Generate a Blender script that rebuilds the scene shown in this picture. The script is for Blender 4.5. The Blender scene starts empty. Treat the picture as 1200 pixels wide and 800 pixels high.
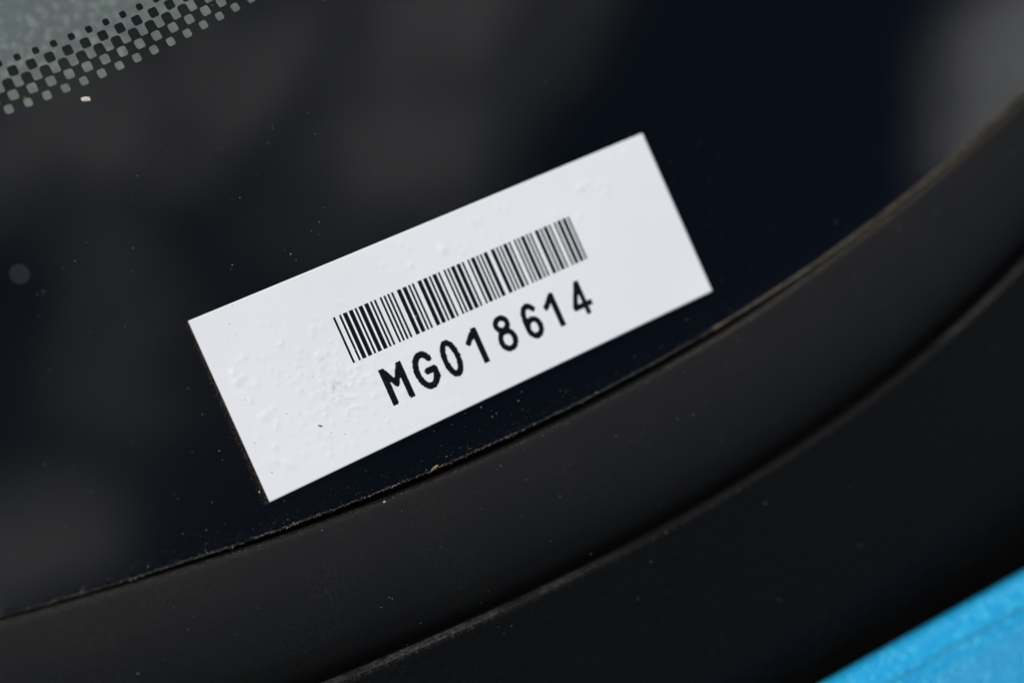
import bpy, bmesh, math, random
from mathutils import Vector, Matrix, geometry, noise

C = bpy.context.scene.collection
sc = bpy.context.scene
R_ = math.radians
SLOPE = R_(28)                                   # the windscreen leans back
TILT = Matrix.Rotation(SLOPE, 4, 'X')
# ------------------------------------------------------------------ camera
# glass frame: u (mm) runs along the lower edge, v (mm) runs down the glass, h (mm) stands off it;
# label top left corner is u = v = 0; local x = u - 30, y = 10 - v, z = h (metres)
def P(u, v, h=0.0):
    return Vector(((u - 30) * 1e-3, (10 - v) * 1e-3, h * 1e-3))
CAM_U, CAM_V, CAM_H = -66.29644, 10.76767, 180.91206
RX = (0.7956584, 0.40789277, -0.44782944)        # camera right, down and forward in (u, v, -h)
RY = (-0.36784664, 0.91273307, 0.17778409)
RZ = (0.48126558, 0.02327715, 0.87626572)
def ax(a, s=1): return Vector((s * a[0], -s * a[1], -s * a[2]))
m = Matrix.Identity(4)
for col, v in enumerate((ax(RX), ax(RY, -1), ax(RZ, -1), P(CAM_U, CAM_V, CAM_H))):
    for row in range(3): m[row][col] = v[row]
cd = bpy.data.cameras.new('camera'); cam = bpy.data.objects.new('camera', cd); C.objects.link(cam)
cam.matrix_world = TILT @ m
cd.sensor_width = 36; cd.lens = 66.36
cd.clip_start = 0.005; cd.clip_end = 100
cd.dof.use_dof = True; cd.dof.focus_distance = 0.1958; cd.dof.aperture_fstop = 13.0
sc.camera = cam
# ------------------------------------------------------------------ sky and sun
SUN = (TILT @ Vector((-0.24, 0.58, 0.78))).normalized()
w = bpy.data.worlds.new('World'); sc.world = w; w.use_nodes = True
nt = w.node_tree; nt.nodes.clear()
def N(t, kind, **kw):
    n = t.nodes.new(kind)
    for k, v in kw.items():
        if k.startswith('i_'): n.inputs[k[2:].replace('_', ' ')].default_value = v
        else: setattr(n, k, v)
    return n
def Mth(t, op, a, b=None, c=None, clamp=False):
    n = t.nodes.new('ShaderNodeMath'); n.operation = op; n.use_clamp = clamp
    for i, x in enumerate((a, b, c)):
        if x is None: continue
        if isinstance(x, (int, float)): n.inputs[i].default_value = x
        else: t.links.new(x, n.inputs[i])
    return n.outputs[0]
def smooth(t, x, a, b, lo=0.0, hi=1.0):
    n = t.nodes.new('ShaderNodeMapRange'); n.interpolation_type = 'SMOOTHSTEP'
    n.inputs[1].default_value = a; n.inputs[2].default_value = b
    n.inputs[3].default_value = lo; n.inputs[4].default_value = hi
    t.links.new(x, n.inputs[0]); return n.outputs[0]
sky = N(nt, 'ShaderNodeTexSky', sky_type='NISHITA', sun_disc=False, sun_elevation=math.asin(SUN.z),
        sun_rotation=math.atan2(SUN.x, SUN.y), air_density=1.0, dust_density=0.3, ozone_density=2.0)
bg = N(nt, 'ShaderNodeBackground'); bg.inputs[1].default_value = 0.062
nt.links.new(sky.outputs[0], bg.inputs[0])
# broken fair-weather clouds on a high flat layer (x/z, y/z)
tc = N(nt, 'ShaderNodeTexCoord'); sep = N(nt, 'ShaderNodeSeparateXYZ'); nt.links.new(tc.outputs['Generated'], sep.inputs[0])
zz = Mth(nt, 'MAXIMUM', sep.outputs[2], 0.06)
cx = Mth(nt, 'DIVIDE', sep.outputs[0], zz); cy = Mth(nt, 'DIVIDE', sep.outputs[1], zz)
comb = N(nt, 'ShaderNodeCombineXYZ'); nt.links.new(cx, comb.inputs[0]); nt.links.new(cy, comb.inputs[1])
wn = N(nt, 'ShaderNodeTexNoise', i_Scale=8.0, i_Detail=4.0); nt.links.new(comb.outputs[0], wn.inputs['Vector'])
wsub = N(nt, 'ShaderNodeVectorMath', operation='SUBTRACT'); nt.links.new(wn.outputs['Color'], wsub.inputs[0]); wsub.inputs[1].default_value = (.5, .5, .5)
wma = N(nt, 'ShaderNodeVectorMath', operation='MULTIPLY_ADD'); nt.links.new(wsub.outputs[0], wma.inputs[0])
wma.inputs[1].default_value = (.13, .13, 0); nt.links.new(comb.outputs[0], wma.inputs[2])
CLOUDS = [(.612, -.35, .155, .105, 22, 1.0), (.41, -.31, .19, .072, 0, .92), (.362, -.43, .055, .10, -14, .66), (.258, -.555, .095, .055, 20, .85),
          (1.18, -.562, .125, .115, -12, 2.3), (.40, -.47, .22, .13, 15, .17), (-.2, -.9, .5, .25, 30, .8), (.1, .5, .4, .2, -20, .9), (1.3, .6, .5, .3, 10, .8),
          (-1.2, .7, .5, .3, 50, .8), (-1.6, -.6, .6, .3, -30, .8), (.9, -1.5, .7, .35, 15, .8), (2.4, -.2, .6, .4, 0, .8)]
tot = None
for (x, y, a, b, rot, amp) in CLOUDS:
    mp = N(nt, 'ShaderNodeMapping', vector_type='TEXTURE'); nt.links.new(wma.outputs[0], mp.inputs[0])
    mp.inputs['Location'].default_value = (x, y, 0); mp.inputs['Rotation'].default_value = (0, 0, R_(rot)); mp.inputs['Scale'].default_value = (a, b, 1)
    ln = N(nt, 'ShaderNodeVectorMath', operation='LENGTH'); nt.links.new(mp.outputs[0], ln.inputs[0])
    s = smooth(nt, ln.outputs['Value'], 1.45, 0.25, 0.0, amp * 1.05)
    tot = s if tot is None else Mth(nt, 'MAXIMUM', tot, s)
wn2 = N(nt, 'ShaderNodeTexNoise', i_Scale=15.0, i_Detail=4.0, i_Roughness=.6); nt.links.new(comb.outputs[0], wn2.inputs['Vector'])
tot = Mth(nt, 'MULTIPLY', tot, smooth(nt, wn2.outputs[0], .32, .62, .86, 1.2))
cfac = Mth(nt, 'MULTIPLY', smooth(nt, sep.outputs[2], 0.02, 0.2), Mth(nt, 'MINIMUM', tot, 1.0))
cbg = N(nt, 'ShaderNodeBackground'); cbg.inputs[0].default_value = (.97, .99, 1.04, 1)
nt.links.new(Mth(nt, 'MULTIPLY', Mth(nt, 'MAXIMUM', tot, 0.8), 0.70), cbg.inputs[1])
mixw = N(nt, 'ShaderNodeMixShader'); nt.links.new(cfac, mixw.inputs[0]); nt.links.new(bg.outputs[0], mixw.inputs[1]); nt.links.new(cbg.outputs[0], mixw.inputs[2])
wo = N(nt, 'ShaderNodeOutputWorld'); nt.links.new(mixw.outputs[0], wo.inputs[0])
sd = bpy.data.lights.new('sun', 'SUN'); sd.energy = 3.05; sd.angle = R_(0.53); sd.color = (1.0, 0.96, 0.90)
so = bpy.data.objects.new('sun', sd); C.objects.link(so)
so.rotation_euler = SUN.to_track_quat('Z', 'Y').to_euler()
so.location = SUN * 2
vs = sc.view_settings; vs.view_transform = 'Standard'; vs.look = 'None'; vs.exposure = 0.0; vs.gamma = 1.0; vs.use_curve_mapping = False

sc.cycles.use_denoising = True; sc.cycles.denoising_prefilter = 'ACCURATE'; sc.cycles.use_adaptive_sampling = False
# ------------------------------------------------------------------ materials
def mat(name, col, rough=0.5, spec=0.5, metal=0.0, coat=0.0):
    mm = bpy.data.materials.new(name); mm.use_nodes = True
    b = mm.node_tree.nodes['Principled BSDF']
    b.inputs['Base Color'].default_value = (*col, 1); b.inputs['Roughness'].default_value = rough
    b.inputs['Specular IOR Level'].default_value = spec; b.inputs['Metallic'].default_value = metal
    b.inputs['Coat Weight'].default_value = coat
    return mm, mm.node_tree, b
def objco(t):
    return N(t, 'ShaderNodeTexCoord').outputs['Object']
def noise_n(t, co, scale, detail=2.0, rough=0.5):
    n = N(t, 'ShaderNodeTexNoise', i_Scale=scale, i_Detail=detail, i_Roughness=rough); t.links.new(co, n.inputs['Vector']); return n
def mixc(t, fac, a, b):
    n = N(t, 'ShaderNodeMix', data_type='RGBA')
    for i, x in ((0, fac), (6, a), (7, b)):
        if isinstance(x, (int, float)): n.inputs[i].default_value = x
        elif isinstance(x, tuple): n.inputs[i].default_value = (*x, 1)
        else: t.links.new(x, n.inputs[i])
    return n.outputs[2]
def bump(t, b, h, dist, strength=1.0, inp='Normal'):
    n = N(t, 'ShaderNodeBump', i_Strength=strength, i_Distance=dist); t.links.new(h, n.inputs['Height']); t.links.new(n.outputs[0], b.inputs[inp])

def glass_mat(name, refl):
    mm = bpy.data.materials.new(name); mm.use_nodes = True; t = mm.node_tree; t.nodes.clear()
    tr = N(t, 'ShaderNodeBsdfTransparent'); tr.inputs[0].default_value = (.925, .96, .95, 1)
    out = N(t, 'ShaderNodeOutputMaterial')
    if refl:
        gl = N(t, 'ShaderNodeBsdfGlossy', i_Roughness=0.02)
        fr = N(t, 'ShaderNodeFresnel', i_IOR=1.52)
        mx = N(t, 'ShaderNodeMixShader'); t.links.new(fr.outputs[0], mx.inputs[0]); t.links.new(tr.outputs[0], mx.inputs[1]); t.links.new(gl.outputs[0], mx.inputs[2])
        t.links.new(mx.outputs[0], out.inputs[0])
    else:
        t.links.new(tr.outputs[0], out.inputs[0])
    return mm
M_glass = glass_mat('tinted_glass', True); M_back = glass_mat('tinted_glass_back', False)
M_frit, t, b = mat('black_ceramic', (.0005, .0005, .0006), .7, .02)
# seal: smooth satin rubber with faint dusty film
M_seal, t, b = mat('black_rubber', (.012, .012, .012), .55, .2)
co = objco(t)
n1 = noise_n(t, co, 90, 4); n2 = noise_n(t, co, 2600, 3, .7)
fac = Mth(t, 'MULTIPLY', smooth(t, n1.outputs[0], .35, .7), smooth(t, n2.outputs[0], .45, .8))
t.links.new(mixc(t, fac, (.0098, .0096, .0096), (.0235, .0215, .0193)), b.inputs['Base Color'])
bump(t, b, n2.outputs[0], .00002, .25)
# cowl: grained black moulding
M_cowl, t, b = mat('grained_black_plastic', (.0027, .0027, .0028), .42, .14)
co = objco(t)
g1 = noise_n(t, co, 1150, 2, .55); g2 = noise_n(t, co, 5200, 2)
bump(t, b, Mth(t, 'ADD', g1.outputs[0], Mth(t, 'MULTIPLY', g2.outputs[0], .25)), .00026, 1.0)
gg = noise_n(t, co, 120, 3)
t.links.new(smooth(t, gg.outputs[0], .3, .7, .38, .5), b.inputs['Roughness'])
M_edge, t, b = mat('highlit_scuffed_rim', (.03, .03, .03), .5, .16)  # pale tone paints the sunlit highlight along the scratched rim
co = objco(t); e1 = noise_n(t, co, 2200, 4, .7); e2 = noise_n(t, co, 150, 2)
sx = N(t, 'ShaderNodeSeparateXYZ'); t.links.new(co, sx.inputs[0])      # painted highlight is strongest near the two ends
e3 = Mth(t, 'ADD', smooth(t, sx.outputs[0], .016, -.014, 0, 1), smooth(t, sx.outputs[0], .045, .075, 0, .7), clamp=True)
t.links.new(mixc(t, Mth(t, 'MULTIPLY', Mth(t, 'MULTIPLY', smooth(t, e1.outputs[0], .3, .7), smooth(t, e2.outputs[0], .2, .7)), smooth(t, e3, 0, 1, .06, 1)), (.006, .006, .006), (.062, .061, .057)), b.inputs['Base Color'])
# metallic blue paint with flakes under clear coat
M_paint, t, b = mat('blue_metallic_paint', (.01, .36, .7), .36, .5, .2, 1.0)
b.inputs['Coat Roughness'].default_value = .03
co = objco(t)
vo = N(t, 'ShaderNodeTexVoronoi', i_Scale=4600.0); t.links.new(co, vo.inputs['Vector'])
vo2 = N(t, 'ShaderNodeTexVoronoi', i_Scale=2900.0); t.links.new(co, vo2.inputs['Vector'])
sp1 = N(t, 'ShaderNodeSeparateColor'); t.links.new(vo.outputs['Color'], sp1.inputs[0])
sp2 = N(t, 'ShaderNodeSeparateColor'); t.links.new(vo2.outputs['Color'], sp2.inputs[0])
f1 = smooth(t, sp1.outputs[0], .6, 1.0); f2 = smooth(t, sp2.outputs[1], .88, .96)
c1 = mixc(t, f1, (.010, .37, .72), (.04, .56, .90))
t.links.new(mixc(t, f2, c1, (.10, .70, .95)), b.inputs['Base Color'])
bump(t, b, sp1.outputs[1], .00003, .5)
# label paper
M_label, t, b = mat('white_vinyl', (.79, .80, .815), .5, .4)
co = objco(t)
l1 = noise_n(t, co, 700, 3, .6); l2 = noise_n(t, co, 2600, 2)
bump(t, b, Mth(t, 'ADD', l1.outputs[0], Mth(t, 'MULTIPLY', l2.outputs[0], .2)), .00005, .35)
# brownish smudge where dirt was rubbed in, left of the barcode
sub = N(t, 'ShaderNodeVectorMath', operation='DISTANCE'); t.links.new(co, sub.inputs[0]); sub.inputs[1].default_value = P(11.9, 12.6, .1)
sm = Mth(t, 'MULTIPLY', smooth(t, sub.outputs['Value'], .0032, .0004), smooth(t, noise_n(t, co, 1700, 4, .7).outputs[0], .52, .72))
l3 = noise_n(t, co, 60, 3)
base = mixc(t, smooth(t, l3.outputs[0], .35, .75), (.815, .82, .83), (.785, .79, .795))
t.links.new(mixc(t, Mth(t, 'MULTIPLY', sm, .6), base, (.42, .36, .31)), b.inputs['Base Color'])
M_ink, t, b = mat('black_print', (.0035, .0042, .0075), .6, .1)
co = objco(t); k1 = noise_n(t, co, 3200, 3, .6)      # thin spots in the thermal print
t.links.new(mixc(t, smooth(t, k1.outputs[0], .62, .82), (.0035, .0044, .0085), (.05, .055, .07)), b.inputs['Base Color'])
# dashboard top seen through the clear glass: speckled grey felt
M_dash, t, b = mat('speckled_grey_felt', (.2, .2, .2), .9, .1)
co = objco(t)
d1 = N(t, 'ShaderNodeTexVoronoi', i_Scale=900.0); t.links.new(co, d1.inputs['Vector'])
d2 = noise_n(t, co, 800, 3, .6); d3 = noise_n(t, co, 60, 3)
fa = Mth(t, 'MULTIPLY', smooth(t, d1.outputs['Distance'], .8, .2), smooth(t, d2.outputs[0], .40, .60))
cA = mixc(t, fa, (.20, .21, .21), (.36, .37, .365))
t.links.new(mixc(t, smooth(t, d3.outputs[0], .35, .9), cA, (.25, .265, .262)), b.inputs['Base Color'])
def grain_mat(name, a, c, rough=.9):
    mm, t, b = mat(name, a, rough, .2)
    oi = objco(t); n = noise_n(t, oi, 4000, 1)
    t.links.new(mixc(t, smooth(t, n.outputs[0], .35, .65), a, c), b.inputs['Base Color']); return mm
M_dust = grain_mat('pale_dust', (.15, .145, .135), (.36, .345, .31))
M_grime = grain_mat('tan_grime', (.06, .05, .04), (.23, .19, .145))
M_brown = grain_mat('brown_grime', (.010, .007, .005), (.06, .042, .03))
M_flake = grain_mat('pale_flake', (.62, .5, .42), (.8, .72, .64))
M_rust = mat('rusty_fleck', (.35, .12, .03), .8)[0]
M_fibre = mat('dark_fibre', (.025, .022, .022), .8)[0]
M_straw = grain_mat('straw', (.22, .15, .06), (.42, .31, .15))
M_dark = grain_mat('dark_speck', (.08, .07, .06), (.2, .17, .15))
M_spot = bpy.data.materials.new('painted_reflection'); M_spot.use_nodes = True; t = M_spot.node_tree  # faint pale tint painting an out-of-focus reflection onto the glass
b = t.nodes['Principled BSDF']; b.inputs['Base Color'].default_value = (.30, .31, .35, 1); b.inputs['Roughness'].default_value = .8; b.inputs['Alpha'].default_value = .05

# ------------------------------------------------------------------ helpers
def empty(name, label=None, cat=None):
    o = bpy.data.objects.new(name, None); C.objects.link(o); o.matrix_world = TILT.copy(); o.empty_display_size = .01
    if label: o['label'] = label; o['category'] = cat
    return o
def link(name, me, m, parent=None, loc=None, label=None, cat=None, kind=None, group=None, smooth_=False):
    o = bpy.data.objects.new(name, me); C.objects.link(o)
    if m is not None and not me.materials: me.materials.append(m)
    if smooth_:
        for p in me.polygons: p.use_smooth = True
    if parent is not None:
        o.parent = parent
        if loc is not None: o.location = loc
    else:
        o.matrix_world = TILT @ (Matrix.Translation(loc) if loc is not None else Matrix.Identity(4))
    if label: o['label'] = label
    if cat: o['category'] = cat
    if kind: o['kind'] = kind
    if group: o['group'] = group
    return o
def mesh(name, verts, faces):
    me = bpy.data.meshes.new(name); me.from_pydata([tuple(v) for v in verts], [], faces); me.update(); return me
def fix(me):
    bm = bmesh.new(); bm.from_mesh(me); bmesh.ops.recalc_face_normals(bm, faces=bm.faces); bm.to_mesh(me); bm.free()
def sweep(name, us, section):
    """closed section (list of (v, h)) at every station u, capped at both ends"""
    verts = []; faces = []; n = None
    for u in us:
        s = section(u); n = len(s)
        verts += [P(u, v, h) for v, h in s]
    k = len(us)
    for i in range(k - 1):
        for j in range(n):
            a = i * n + j; b2 = i * n + (j + 1) % n
            faces.append((a, b2, b2 + n, a + n))
    faces.append(tuple(range(n))); faces.append(tuple(range((k - 1) * n, k * n)))
    me = mesh(name, verts, faces); fix(me); return me
def poly(c, x):
    r = 0.0
    for k in c: r = r * x + k
    return r
def G(u): return poly((.0024, -.092, -3.5828, 5.2216, 23.0694), u / 50) + 0.05           # glass edge
def step(x, a, b2):
    x = max(0.0, min(1.0, (x - a) / (b2 - a))); return x * x * (3 - 2 * x)
def L(u): return poly((.0795, -.3311, -3.5421, 5.5333, 23.7483), max(-60, u) / 50) - .38 * step(u, 60, 82) - .3 * (1 - step(u, -22, 12))   # lip of the seal
def Rg(u): return poly((-.6587, -1.9706, 5.1845, 39.4629), max(-60, min(u, 150)) / 50) # seal meets cowl
def Bl(u): return poly((2.5315, 65.45), u / 50)                                      # painted edge
US = [x * 1.5 for x in range(-36, 104)]          # stations, -54 .. 154.5 mm
def lerp_profile(pr, s):
    for (a, ha), (b2, hb) in zip(pr, pr[1:]):
        if a <= s <= b2:
            f = (s - a) / (b2 - a) if b2 > a else 0
            return ha + (hb - ha) * f
    return pr[-1][1]
def catmull(pts, k=6):
    out = []
    n = len(pts)
    for i in range(n - 1):
        p0 = pts[max(i - 1, 0)]; p1 = pts[i]; p2 = pts[i + 1]; p3 = pts[min(i + 2, n - 1)]
        for q in range(k):
            t_ = q / k
            out.append(tuple(0.5 * (2 * b_ + (c_ - a_) * t_ + (2 * a_ - 5 * b_ + 4 * c_ - d_) * t_ ** 2 + (3 * b_ - a_ - 3 * c_ + d_) * t_ ** 3)
                             for a_, b_, c_, d_ in zip(p0, p1, p2, p3)))
    out.append(pts[-1]); return out

# ------------------------------------------------------------------ the car corner
car = empty('car', 'lower corner of a blue car\'s windscreen with black glass border, rubber seal and black cowl', 'car')
# windscreen pane: 4 mm thick, rounded ground edge
def pane_section(u):
    g = G(u)
    return [(-90, 0), (-60, 0), (-30, 0), (-10, 0), (5, 0) if g > 8 else (g - 4, 0), (g - .45, 0), (g - .25, -.02), (g - .1, -.09), (g - .02, -.22), (g, -.4),
            (g, -3.6), (g - .3, -4), (-90, -4)]
me = sweep('windscreen', US, pane_section)
me.materials.append(M_glass); me.materials.append(M_back)
for p in me.polygons:
    if p.normal.z < -.5: p.material_index = 1
screen = link('windscreen', me, None, car, label='dark windscreen glass with a dotted black border')
# black ceramic border printed inside the glass, with its dotted fade
FH = -1.0
dq = [(-6.58, -27.36), (-2.4, -27.49), (1.74, -27.71), (5.88, -28.07), (9.98, -28.52), (14.04, -29.08), (18.12, -29.72)]
import numpy as np
fc = np.polyfit([a for a, _ in dq], [b2 for _, b2 in dq], 2)
def vD(s):
    if s > 24: return float(np.polyval(fc, 24) + (2 * fc[0] * 24 + fc[1]) * (s - 24))
    if s < -12: return float(np.polyval(fc, -12) + (2 * fc[0] * -12 + fc[1]) * (s + 12))
    return float(np.polyval(fc, s))
def ST(s, t_):
    d = (vD(s + .05) - vD(s - .05)) / .1
    q = math.hypot(1, d)
    return (s - t_ * d / q, vD(s) + t_ / q)
PITCH = 2.07
S0 = -4.47
def rsq(hw, hh, r, n=3):
    pts = []
    for cx_, cy_, a0 in ((hw - r, hh - r, 0), (-hw + r, hh - r, 90), (-hw + r, -hh + r, 180), (hw - r, -hh + r, 270)):
        for k in range(n + 1):
            a = R_(a0 + 90 * k / n); pts.append((cx_ + r * math.cos(a), cy_ + r * math.sin(a)))
    return pts
K0, K1 = -14, 22
top = []
rng = random.Random(4)
for k in range(K0, K1 + 1):
    s = S0 + k * PITCH
    hw = .57; c = -1.14
    pts = [(-hw - .16, .55), (-hw - .05, .50), (-hw, .40), (-hw, -.3), (-hw + .09, -.5), (-hw + .3, -.6), (hw - .3, -.6), (hw - .09, -.5), (hw, -.3), (hw, .40), (hw + .05, .50), (hw + .16, .55)]
    top += [(s + x, c + y) for x, y in pts]
bot = [(S0 + (K1 + .5) * PITCH - j * .5, 2.4) for j in range(int((K1 - K0 + 1) * PITCH / .5))]
outer = top + bot
vin = list(outer); edges = [(i, (i + 1) % len(outer)) for i in range(len(outer))]
holes = []
for k in range(K0 + 1, K1):
    for cx_, cy_, hw, hh in ((S0 + k * PITCH, 0, .50, .49), (S0 + (k + .5) * PITCH, 1.19, .44, .44)):
        j = rng.uniform(.97, 1.03)
        pts = [(cx_ + x * j, cy_ + y * j) for x, y in rsq(hw, hh, .24)]
        b0 = len(vin); vin += pts; edges += [(b0 + i, b0 + (i + 1) % len(pts)) for i in range(len(pts))]
        holes.append((cx_, cy_, hw, hh, pts))
res = geometry.delaunay_2d_cdt([Vector(p) for p in vin], edges, [], 0, 1e-6)
vo_, fo = res[0], res[2]
def inside(pt, pg):
    x, y = pt; r = False; j = len(pg) - 1
    for i in range(len(pg)):
        xi, yi = pg[i]; xj, yj = pg[j]
        if (yi > y) != (yj > y) and x < (xj - xi) * (y - yi) / (yj - yi) + xi: r = not r
        j = i
    return r
fk = []
for f in fo:
    c = (sum(vo_[i][0] for i in f) / len(f), sum(vo_[i][1] for i in f) / len(f))
    if not inside(c, outer): continue
    hole = False
    for hx, hy, hw, hh, pg in holes:
        if abs(c[0] - hx) < hw * 1.1 and abs(c[1] - hy) < hh * 1.1 and inside(c, pg):
            hole = True; break
    if not hole: fk.append(tuple(f))
fverts = [P(*ST(x, y), FH) for x, y in vo_]
# the solid band from the last dots down to the glass edge
b0 = len(fverts)
sl = [S0 + (K0 - .5) * PITCH + j * 1.0 for j in range(-12, 190)]
rowsn = 6
nn = 0
for s in sl:
    a = ST(s, 2.39); u = a[0]
    if u > 154: break
    e = G(u) - .12
    for r in range(rowsn): fverts.append(P(u, a[1] + (e - a[1]) * r / (rowsn - 1), FH))
    nn += 1
for i in range(nn - 1):
    for r in range(rowsn - 1):
        a = b0 + i * rowsn + r; fk.append((a, a + 1, a + rowsn + 1, a + rowsn))
me = mesh('frit_band', fverts, fk)
link('frit_band', me, M_frit, screen, label='solid black border printed on the glass with two rows of small clear squares')
def dot_mesh(hw, r):
    pts = rsq(hw, hw, r); n = len(pts)
    vs_ = [Vector((x * 1e-3, -y * 1e-3, 0)) for x, y in pts] + [Vector((x * 1e-3, -y * 1e-3, -2e-5)) for x, y in pts]
    fs = [tuple(range(n)), tuple(range(2 * n - 1, n - 1, -1))] + [(i, i + n, (i + 1) % n + n, (i + 1) % n) for i in range(n)]
    me_ = mesh('frit_dot', vs_, fs); fix(me_); me_.materials.append(M_frit); return me_
dA, dB = dot_mesh(.36, .22), dot_mesh(.52, .24)
for k in range(-4, 10):
    for me_, sh, tt in ((dB, .5, -2.27), (dA, 1.0, -3.40)):
        s = S0 + (k + sh) * PITCH
        q = P(*ST(s, tt), FH)
        o = link('frit_dot', me_, None, screen, q)
        d = (vD(s + .05) - vD(s - .05)) / .1
        o.rotation_euler = (0, 0, -math.atan(d))

# rubber seal
SEAL = [(0.0, -.55), (.010, -.16), (.03, .02), (.07, .08), (.16, .06), (.28, -.10), (.38, -.42), (.48, -.97), (.58, -1.74), (.68, -2.75), (.77, -3.9), (.85, -5.1), (.92, -6.3), (1.0, -7.9)]
SEALP = catmull(SEAL, 4)
def seal_section(u):
    a, b2 = L(u), Rg(u)
    top_ = [(a + (b2 + .6 - a) * s, h) for s, h in SEALP]
    return [(G(u) - 1.0, -4.3), (G(u) + .1, -2.6), (a - .12, -2.6), (a - .03, -1.2)] + top_ + [(b2 + 1.2, -11.2), (b2 + 1.2, -13), (a - 1, -13)]
me = sweep('windscreen_seal', US, seal_section)
link('windscreen_seal', me, M_seal, car, label='curved black rubber seal along the lower edge of the glass', smooth_=True)
# cowl panel: rolled edge then a grained face that falls away towards the bonnet
COWL = [(.30, -9.0), (.05, -6.3), (.0, -5.2), (.14, -4.62), (.42, -4.2), (.80, -3.96), (1.15, -3.94), (2.2, -4.2), (6, -5.1), (12, -6.7), (18, -8.6), (24, -10.9), (30, -13.4), (36, -16.2)]
COWLP = catmull(COWL, 4)
def cowl_section(u):
    b2 = Rg(u)
    return [(b2 + x, h) for x, h in COWLP] + [(b2 + 36, -18), (b2 + 12, -13), (b2 + .8, -11)]
me = sweep('cowl_panel', US, cowl_section)
cowl = link('cowl_panel', me, M_cowl, car, label='grained black plastic panel between the seal and the blue bonnet', smooth_=True)
me.materials.append(M_edge)                          # scuffed rim, paler with its sun highlight painted in
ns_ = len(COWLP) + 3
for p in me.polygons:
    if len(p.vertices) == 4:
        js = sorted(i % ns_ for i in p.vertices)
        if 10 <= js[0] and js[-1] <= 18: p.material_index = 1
# bonnet: folded edge, crease, painted skin
BON = [(.9, -9.4), (.1, -8.4), (-.05, -7.4), (.10, -6.6), (.50, -6.0), (1.2, -5.45), (2.0, -5.0), (2.6, -4.78), (3.0, -4.74), (3.4, -4.84), (3.8, -4.92), (4.6, -4.86), (7, -4.95), (14, -5.5), (24, -6.6), (45, -9.4)]
BONP = catmull(BON, 4)
def bon_section(u):
    b2 = Bl(u)
    return [(b2 + x, h) for x, h in BONP] + [(b2 + 45, -12), (b2 + 14, -9.0), (b2 + 2, -9.8)]
me = sweep('bonnet', US, bon_section)
link('bonnet', me, M_paint, car, label='bright blue metallic bonnet edge with sparkling flakes', smooth_=True)
# dashboard under the clear part of the glass
bm = bmesh.new()
bmesh.ops.create_cube(bm, size=1)
for v in bm.verts:
    v.co = P(0 + v.co.x * 160, -40 + v.co.y * -90, -26 - 4 + v.co.z * 8)
bmesh.ops.bevel(bm, geom=bm.edges[:], offset=.002, segments=2, affect='EDGES')
me = bpy.data.meshes.new('dashboard'); bm.to_mesh(me); bm.free()
link('dashboard', me, M_dash, car, label='blurred speckled grey dashboard seen through the clear glass')

# ------------------------------------------------------------------ the barcode label
LW, LH, LT = 60.0, 20.03, 0.09
rb = random.Random(11)
BL = []
def blister(n, u0, u1, v0, v1, r0, r1, a0, a1):
    for _ in range(n):
        BL.append((rb.uniform(u0, u1), rb.uniform(v0, v1), rb.uniform(r0, r1), rb.uniform(a0, a1), rb.uniform(.8, 1.25)))
blister(90, 5, 17, 3, 17.5, .14, .32, .004, .014)
blister(60, 1, 26, 1, 19, .12, .25, .003, .009)
for _ in range(125):
    BL.append((rb.gauss(11.5, 3.0), rb.gauss(11.5, 3.2), rb.uniform(.15, .34), rb.uniform(.006, .019), rb.uniform(.8, 1.25)))
blister(16, 0.8, 5, 4, 18, .3, .5, .01, .022)
blister(34, 14, 26, 10, 19, .22, .42, .005, .014)
blister(26, 22, 57, 1, 5, .22, .42, .005, .02)
blister(12, 34, 57, 10, 19, .25, .45, .003, .009)
BL += [(2.1, 6.6, .38, .032, 1), (2.0, 7.6, .42, .03, 1.2), (49.2, 3.0, .45, .032, 1), (52.0, 4.6, .4, .022, 1), (29.8, 3.4, .5, .035, 1), (25.5, 3.6, .34, .02, 1), (47.5, 6.0, .4, .02, 1)]
grid = {}
for q in BL:
    for i in range(int((q[0] - 2)) - 1, int(q[0] + 2) + 2):
        grid.setdefault(i, []).append(q)
def bumpy(u, v):
    h = .006 * noise.noise(Vector((u * .45, v * .45, 3.1))) + .0022 * noise.noise(Vector((u * 1.7, v * 1.7, 7.7)))
    for (a, b2, r, am, st) in grid.get(int(math.floor(u)), ()):
        dx = (u - a); dy = (v - b2) / st
        d2 = (dx * dx + dy * dy) / (r * r)
        if d2 < 6: h += 3.0 * am * math.exp(-d2)
    e = min(u, LW - u, v, LH - v)
    return LT + h * max(0.0, min(1.0, e / .5))
nx, ny = 400, 134
verts = []; faces = []
for j in range(ny + 1):
    for i in range(nx + 1):
        u = LW * i / nx; v = LH * j / ny
        verts.append(P(u, v, bumpy(u, v)))
W1 = nx + 1
for j in range(ny):
    for i in range(nx):
        a = j * W1 + i; faces.append((a, a + W1, a + W1 + 1, a + 1))
rim = [i for i in range(W1)] + [j * W1 + nx for j in range(1, ny + 1)] + [ny * W1 + i for i in range(nx - 1, -1, -1)] + [j * W1 for j in range(ny - 1, 0, -1)]
b0 = len(verts)
for i in rim: verts.append(Vector((verts[i].x, verts[i].y, P(0, 0, .004).z)))
nr = len(rim)
for k in range(nr):
    faces.append((rim[k], rim[(k + 1) % nr], b0 + (k + 1) % nr, b0 + k))
faces.append(tuple(b0 + k for k in range(nr)))
me = mesh('barcode_label', verts, faces); fix(me)
for p in me.polygons:
    p.use_smooth = abs(p.normal.z) > .7
label = link('barcode_label', me, M_label, None, label='white rectangular sticker with barcode and black number MG018614 stuck on the dark glass', cat='sticker')
INK = .006
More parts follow.
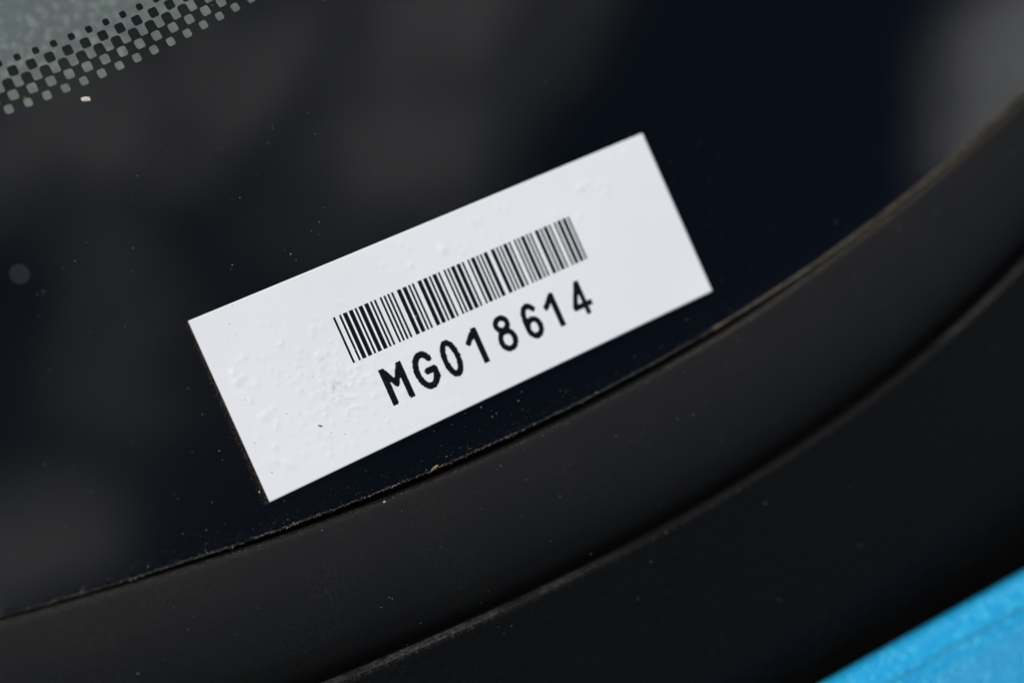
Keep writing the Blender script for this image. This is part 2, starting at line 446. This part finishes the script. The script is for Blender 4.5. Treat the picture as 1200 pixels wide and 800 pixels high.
# Code 39
C39 = {'*': '010010100', 'M': '101000010', 'G': '000001101', '0': '000110100', '1': '100100001', '8': '100100100', '6': '001110000', '4': '000110001'}
x = 14.64; mod = 31.55 / 129
verts = []; faces = []
for ch in '*MG018614*':
    for k, bit in enumerate(C39[ch]):
        wd = mod * (2 if bit == '1' else 1)
        if k % 2 == 0:
            a, b2 = x + .004, x + wd + .018
            n = 24; b0 = len(verts)
            for j in range(n + 1):
                v = 5.47 + (10.66 - 5.47) * j / n
                for u in (a, (a + b2) / 2, b2): verts.append(P(u, v, bumpy(u, v) + INK))
            for j in range(n):
                for q in (0, 1):
                    a2 = b0 + j * 3 + q; faces.append((a2, a2 + 3, a2 + 4, a2 + 1))
        x += wd
    x += mod
me = mesh('barcode', verts, faces)
link('barcode', me, M_ink, label, label='black printed barcode stripes', smooth_=True)
# characters printed dot by dot
def arc(cx_, cy_, rx, ry, a0, a1, n=18):
    return [(cx_ + rx * math.cos(R_(a0 + (a1 - a0) * k / n)), cy_ + ry * math.sin(R_(a0 + (a1 - a0) * k / n))) for k in range(n + 1)]
TV, BV = 12.45, 16.48
GL = [
 ('printed_letter', 'letter M', [([(17.2, 12.62), (17.2, 16.3)], .62), ([(19.43, 12.62), (19.43, 16.3)], .62), ([(17.3, 12.7), (18.3, 14.5), (19.33, 12.7)], .5)], (16.89, 12.42, 19.74, 16.56)),
 ('printed_letter', 'letter G', [(arc(22.05, 14.5, 1.08, 1.78, -38, -345 + 15), .56), ([(22.15, 14.68), (23.1, 14.68), (23.1, 15.6)], .54)], (20.6, 12.4, 23.42, 16.6)),
 ('printed_digit', 'digit 0', [(arc(25.42, 14.48, .80, 1.76, 0, 360, 30), .54)], (24.2, 12.3, 26.7, 16.7)),
 ('printed_digit', 'first digit 1', [([(29.22, 12.65), (29.22, 16.6)], .56), ([(29.15, 12.75), (28.05, 13.75)], .54)], (27.7, 12.42, 29.6, 16.47)),
 ('printed_digit', 'digit 8', [(arc(32.68, 13.38, .74, .68, 0, 360, 26), .5), (arc(32.68, 15.22, .90, .98, 0, 360, 28), .5)], (31.3, 12.3, 34.1, 16.6)),
 ('printed_digit', 'digit 6', [(arc(36.35, 15.2, .80, .95, 0, 360, 28), .5), ([(37.05, 13.2), (36.75, 12.85), (36.4, 12.72), (36.0, 12.85), (35.7, 13.3), (35.58, 14.0), (35.55, 15.0)], .5)], (35.0, 12.3, 37.6, 16.6)),
 ('printed_digit', 'second digit 1', [([(39.83, 12.65), (39.83, 16.6)], .53), ([(39.76, 12.75), (38.7, 13.75)], .52)], (38.4, 12.42, 40.2, 16.42)),
 ('printed_digit', 'digit 4', [([(43.55, 12.65), (43.55, 16.6)], .52), ([(43.45, 12.7), (42.1, 15.2)], .5), ([(42.1, 15.25), (44.4, 15.25)], .46)], (41.85, 12.40, 44.5, 16.42)),
]
CELL = .105
def segd(p, a, b2):
    ax_, ay = b2[0] - a[0], b2[1] - a[1]; l2 = ax_ * ax_ + ay * ay
    t_ = 0 if l2 == 0 else max(0, min(1, ((p[0] - a[0]) * ax_ + (p[1] - a[1]) * ay) / l2))
    return math.hypot(p[0] - a[0] - ax_ * t_, p[1] - a[1] - ay * t_)
for name, lab, strokes, (u0, v0, u1, v1) in GL:
    vd = {}; verts = []; faces = []
    def vid(i, j):
        if (i, j) not in vd:
            u = u0 + i * CELL; v = v0 + j * CELL
            vd[(i, j)] = len(verts); verts.append(P(u, v, bumpy(u, v) + INK))
        return vd[(i, j)]
    for i in range(int((u1 - u0) / CELL) + 1):
        for j in range(int((v1 - v0) / CELL) + 1):
            p = (u0 + (i + .5) * CELL, v0 + (j + .5) * CELL)
            if p[0] > u1 or p[1] > v1: continue
            if any(segd(p, a, b2) < wd / 2 + .08 for pl, wd in strokes for a, b2 in zip(pl, pl[1:])):
                faces.append((vid(i, j), vid(i, j + 1), vid(i + 1, j + 1), vid(i + 1, j)))
    me = mesh(name, verts, faces)
    link(name, me, M_ink, label, label='black printed ' + lab, smooth_=True)

# ------------------------------------------------------------------ dust and dirt
rd = random.Random(77)
def grain(verts, faces, c, r, flat=.6):
    """an irregular little crumb"""
    b0 = len(verts); n = rd.choice((4, 5, 5, 6)); a0 = rd.uniform(0, 6.28); st = rd.uniform(.55, 1.0)
    e = rd.uniform(0, 3.14); ce, se = math.cos(e), math.sin(e)
    for k in range(n):
        a = a0 + 6.283 * k / n; rr = r * rd.uniform(.65, 1.15)
        x_, y_ = rr * math.cos(a), rr * math.sin(a) * st
        verts.append(c + Vector((x_ * ce - y_ * se, x_ * se + y_ * ce, r * .12)) * 1e-3)
    verts.append(c + Vector((rd.uniform(-.25, .25) * r, rd.uniform(-.25, .25) * r, r * flat)) * 1e-3)
    for k in range(n): faces.append((b0 + k, b0 + (k + 1) % n, b0 + n))
    faces.append(tuple(b0 + k for k in range(n - 1, -1, -1)))
def stuff(name, verts, faces, m_, label_, cat):
    me_ = mesh(name, verts, faces)
    return link(name, me_, m_, None, label=label_, cat=cat, kind='stuff')
V, F = [], []
def on_label(u, v, e=.1): return -e < u < LW + e and -e < v < LH + e
k = 0
while k < 470:
    u = rd.uniform(-32, 124); v = rd.uniform(-36, 25)
    if rd.random() < .5: u = rd.gauss(10, 22); v = rd.gauss(2, 17)
    if v > G(u) - .3 or on_label(u, v): continue
    r = min(.11, .034 * math.exp(rd.gauss(0, .45)))
    grain(V, F, P(u, v, 0), r); k += 1
k = 0
while k < 170:                                        # more of it settles just above the edge
    u = rd.uniform(-32, 70); v = G(u) - .2 - abs(rd.gauss(0, 2.0))
    if on_label(u, v): continue
    grain(V, F, P(u, v, 0), min(.09, .03 * math.exp(rd.gauss(0, .45)))); k += 1
for q in ((-12.5, -8.0), (3, -19), (11, -15), (16, -14)):
    for _ in range(5): grain(V, F, P(q[0] + rd.gauss(0, .25), q[1] + rd.gauss(0, .25), 0), rd.uniform(.03, .05))
for _ in range(2600):                                # a thin veil of the finest dust
    u = rd.uniform(-34, 120); v = G(u) - .25 - abs(rd.gauss(0, .9))
    if not on_label(u, v): grain(V, F, P(u, v, 0), rd.uniform(.008, .02))
stuff('glass_dust', V, F, M_dust, 'fine pale dust specks scattered over the dark windscreen glass', 'dust')
V, F = [], []
u = -36.0
while u < 150:
    dens = 1.0 + 1.3 * noise.noise(Vector((u * .35, 0, 5)))
    u += rd.uniform(.02, .15) / max(.3, dens) * (1 if u < 58 else .16)
    wob = .05 * noise.noise(Vector((u * .8, 2, 0)))
    grain(V, F, P(u, G(u) - .2 + wob + rd.gauss(0, .085), -.03), rd.uniform(.03, .085) * (1 if rd.random() < .93 else 1.6))
u = -36.0
while u < 150:                                        # crumbs caught on the seal's lip
    u += rd.uniform(.012, .11) if u < 50 else rd.uniform(.008, .03)
    a = abs(rd.gauss(.2, .1 + .12 * step(u, 50, 80)))
    grain(V, F, P(u, L(u) + a, lerp_profile(SEALP, a / 16.5) - .02), rd.uniform(.025, .06))
stuff('edge_grime', V, F, M_grime, 'line of tan grit caught along the lower edge of the glass', 'grime')
V, F = [], []
for _ in range(1300):
    v = rd.uniform(.3, LH + .1)
    u = -.05 - abs(rd.gauss(0, .30)) * (0.55 + .5 * v / LH)
    grain(V, F, P(u, v, .0), rd.uniform(.03, .085))
for _ in range(150):
    u = rd.uniform(0, 24) ; grain(V, F, P(u, -.03 - abs(rd.gauss(0, .05)), 0), rd.uniform(.02, .05))
for _ in range(170):
    u = rd.uniform(20, 60); grain(V, F, P(u, -.03 - abs(rd.gauss(0, .035)), 0), rd.uniform(.02, .045))
for _ in range(180):
    u = rd.uniform(0, 60) ; grain(V, F, P(u, LH + .02 + abs(rd.gauss(0, .04)), 0), rd.uniform(.02, .045))
stuff('label_grime', V, F, M_brown, 'brown dirt stuck along the left edge of the white sticker', 'grime')
V, F = [], []
for _ in range(260):                                  # dust on the seal
    u = rd.uniform(-30, 115); s = min(.97, max(.03, rd.random() ** 1.5))
    a, b2 = L(u), Rg(u) + .6
    grain(V, F, P(u, a + (b2 - a) * s, lerp_profile(SEALP, s)), min(.10, .034 * math.exp(rd.gauss(0, .5))))
for _ in range(60):                                   # and on the cowl
    u = rd.uniform(0, 110); x_ = rd.uniform(1, 22)
    grain(V, F, P(u, Rg(u) + x_, lerp_profile(COWLP[16:], x_)), min(.10, .036 * math.exp(rd.gauss(0, .5))))
for (a_, s_) in ((89.5, .12), (80, .2), (96, .2), (112, .25), (72, .45)):
    grain(V, F, P(a_, L(a_) + (Rg(a_) - L(a_)) * s_, lerp_profile(SEALP, s_)), .09)
stuff('seal_dust', V, F, M_dust, 'pale dust specks on the black rubber seal and plastic panel', 'dust')
V, F = [], []
for _ in range(26):
    u, v = rd.uniform(1, 59), rd.uniform(1, 19); grain(V, F, P(u, v, bumpy(u, v)), rd.uniform(.025, .055), .3)
for u, v in ((3.9, 1.9), (4.1, 3.1), (2.1, 9.6), (5.6, 12.6), (7.0, 13.2), (9.2, 16.3), (1.1, 14.0), (1.5, 17.4), (5.0, .25), (13.4, .3), (10.5, 17)):
    grain(V, F, P(u, v, bumpy(u, v)), .07, .3)
stuff('label_specks', V, F, M_dark, 'tiny dark dirt specks on the face of the white sticker', 'dirt')
# single crumbs one can point to
def crumb(name, u, v, h, lu, lv, rot, m_, label_, cat, th=.12, seed=1):
    rr = random.Random(seed); n = 9; vs_ = []
    for lay, (sc_, z) in enumerate(((.92, .01), (1.0, th * .5), (.6, th))):
        for k in range(n):
            a = 6.283 * k / n; q = rr.uniform(.4, 1.25) * sc_
            x_, y_ = lu / 2 * q * math.cos(a) + lu * .12 * lay * rr.uniform(-1, 1), lv / 2 * q * math.sin(a)
            c_, s_ = math.cos(R_(rot)), math.sin(R_(rot))
            vs_.append(Vector((x_ * c_ - y_ * s_, x_ * s_ + y_ * c_, z * rr.uniform(.5, 1.4))) * 1e-3)
    fs = [tuple(range(n - 1, -1, -1)), tuple(range(2 * n, 3 * n))]
    for l in (0, 1):
        for k in range(n): fs.append((l * n + k, l * n + (k + 1) % n, (l + 1) * n + (k + 1) % n, (l + 1) * n + k))
    me_ = mesh(name, vs_, fs); fix(me_)
    return link(name, me_, m_, None, P(u, v, h), label=label_, cat=cat)
crumb('paint_flake', -.26, -24.42, 0, .95, .5, -8, M_flake, 'pale pinkish flake on the dark glass below the dotted border', 'flake', .14, 3)
crumb('rust_fleck', -5.9, -26.5, 0, .42, .16, -45, M_rust, 'tiny orange fleck among the small clear squares of the border', 'fleck', .06, 5)
crumb('fibre_bit', 8.4, 15.17, bumpy(8.4, 15.17), .62, .17, -38, M_fibre, 'short dark fibre lying on the lower left of the white sticker', 'fibre', .07, 7)
crumb('straw_bit', 18.35, 24.25, 0, 1.0, .26, 14, M_straw, 'straw coloured sliver caught in the grit along the glass edge', 'straw', .1, 9)
crumb('pale_grit', 11.5, L(11.5) + .28, -.08, .3, .24, 30, M_flake, 'pale grit grain on the seal lip below the sticker', 'grit', .16, 12)
crumb('bright_grain', -.55, 18.65, 0, .2, .18, 10, M_flake, 'bright white grain in the brown dirt beside the sticker', 'grain', .12, 14)
n = 40  # thin disc that paints the blurred reflection of a bright point
vs_ = [Vector((1.0e-3 * math.cos(6.2832 * k / n), 1.0e-3 * math.sin(6.2832 * k / n), 0)) for k in range(n)]
vs_ += [v * .96 + Vector((0, 0, 8e-6)) for v in vs_[:n]]
fs = [tuple(range(n, 2 * n))] + [(k, (k + 1) % n, (k + 1) % n + n, k + n) for k in range(n)]
me = mesh('reflection_spot', vs_, fs)
link('reflection_spot', me, M_spot, None, P(-13.7, -10.45, .004), label='faint round pale disc painted for a blurred reflection on the dark glass near the left edge', cat='painted reflection')
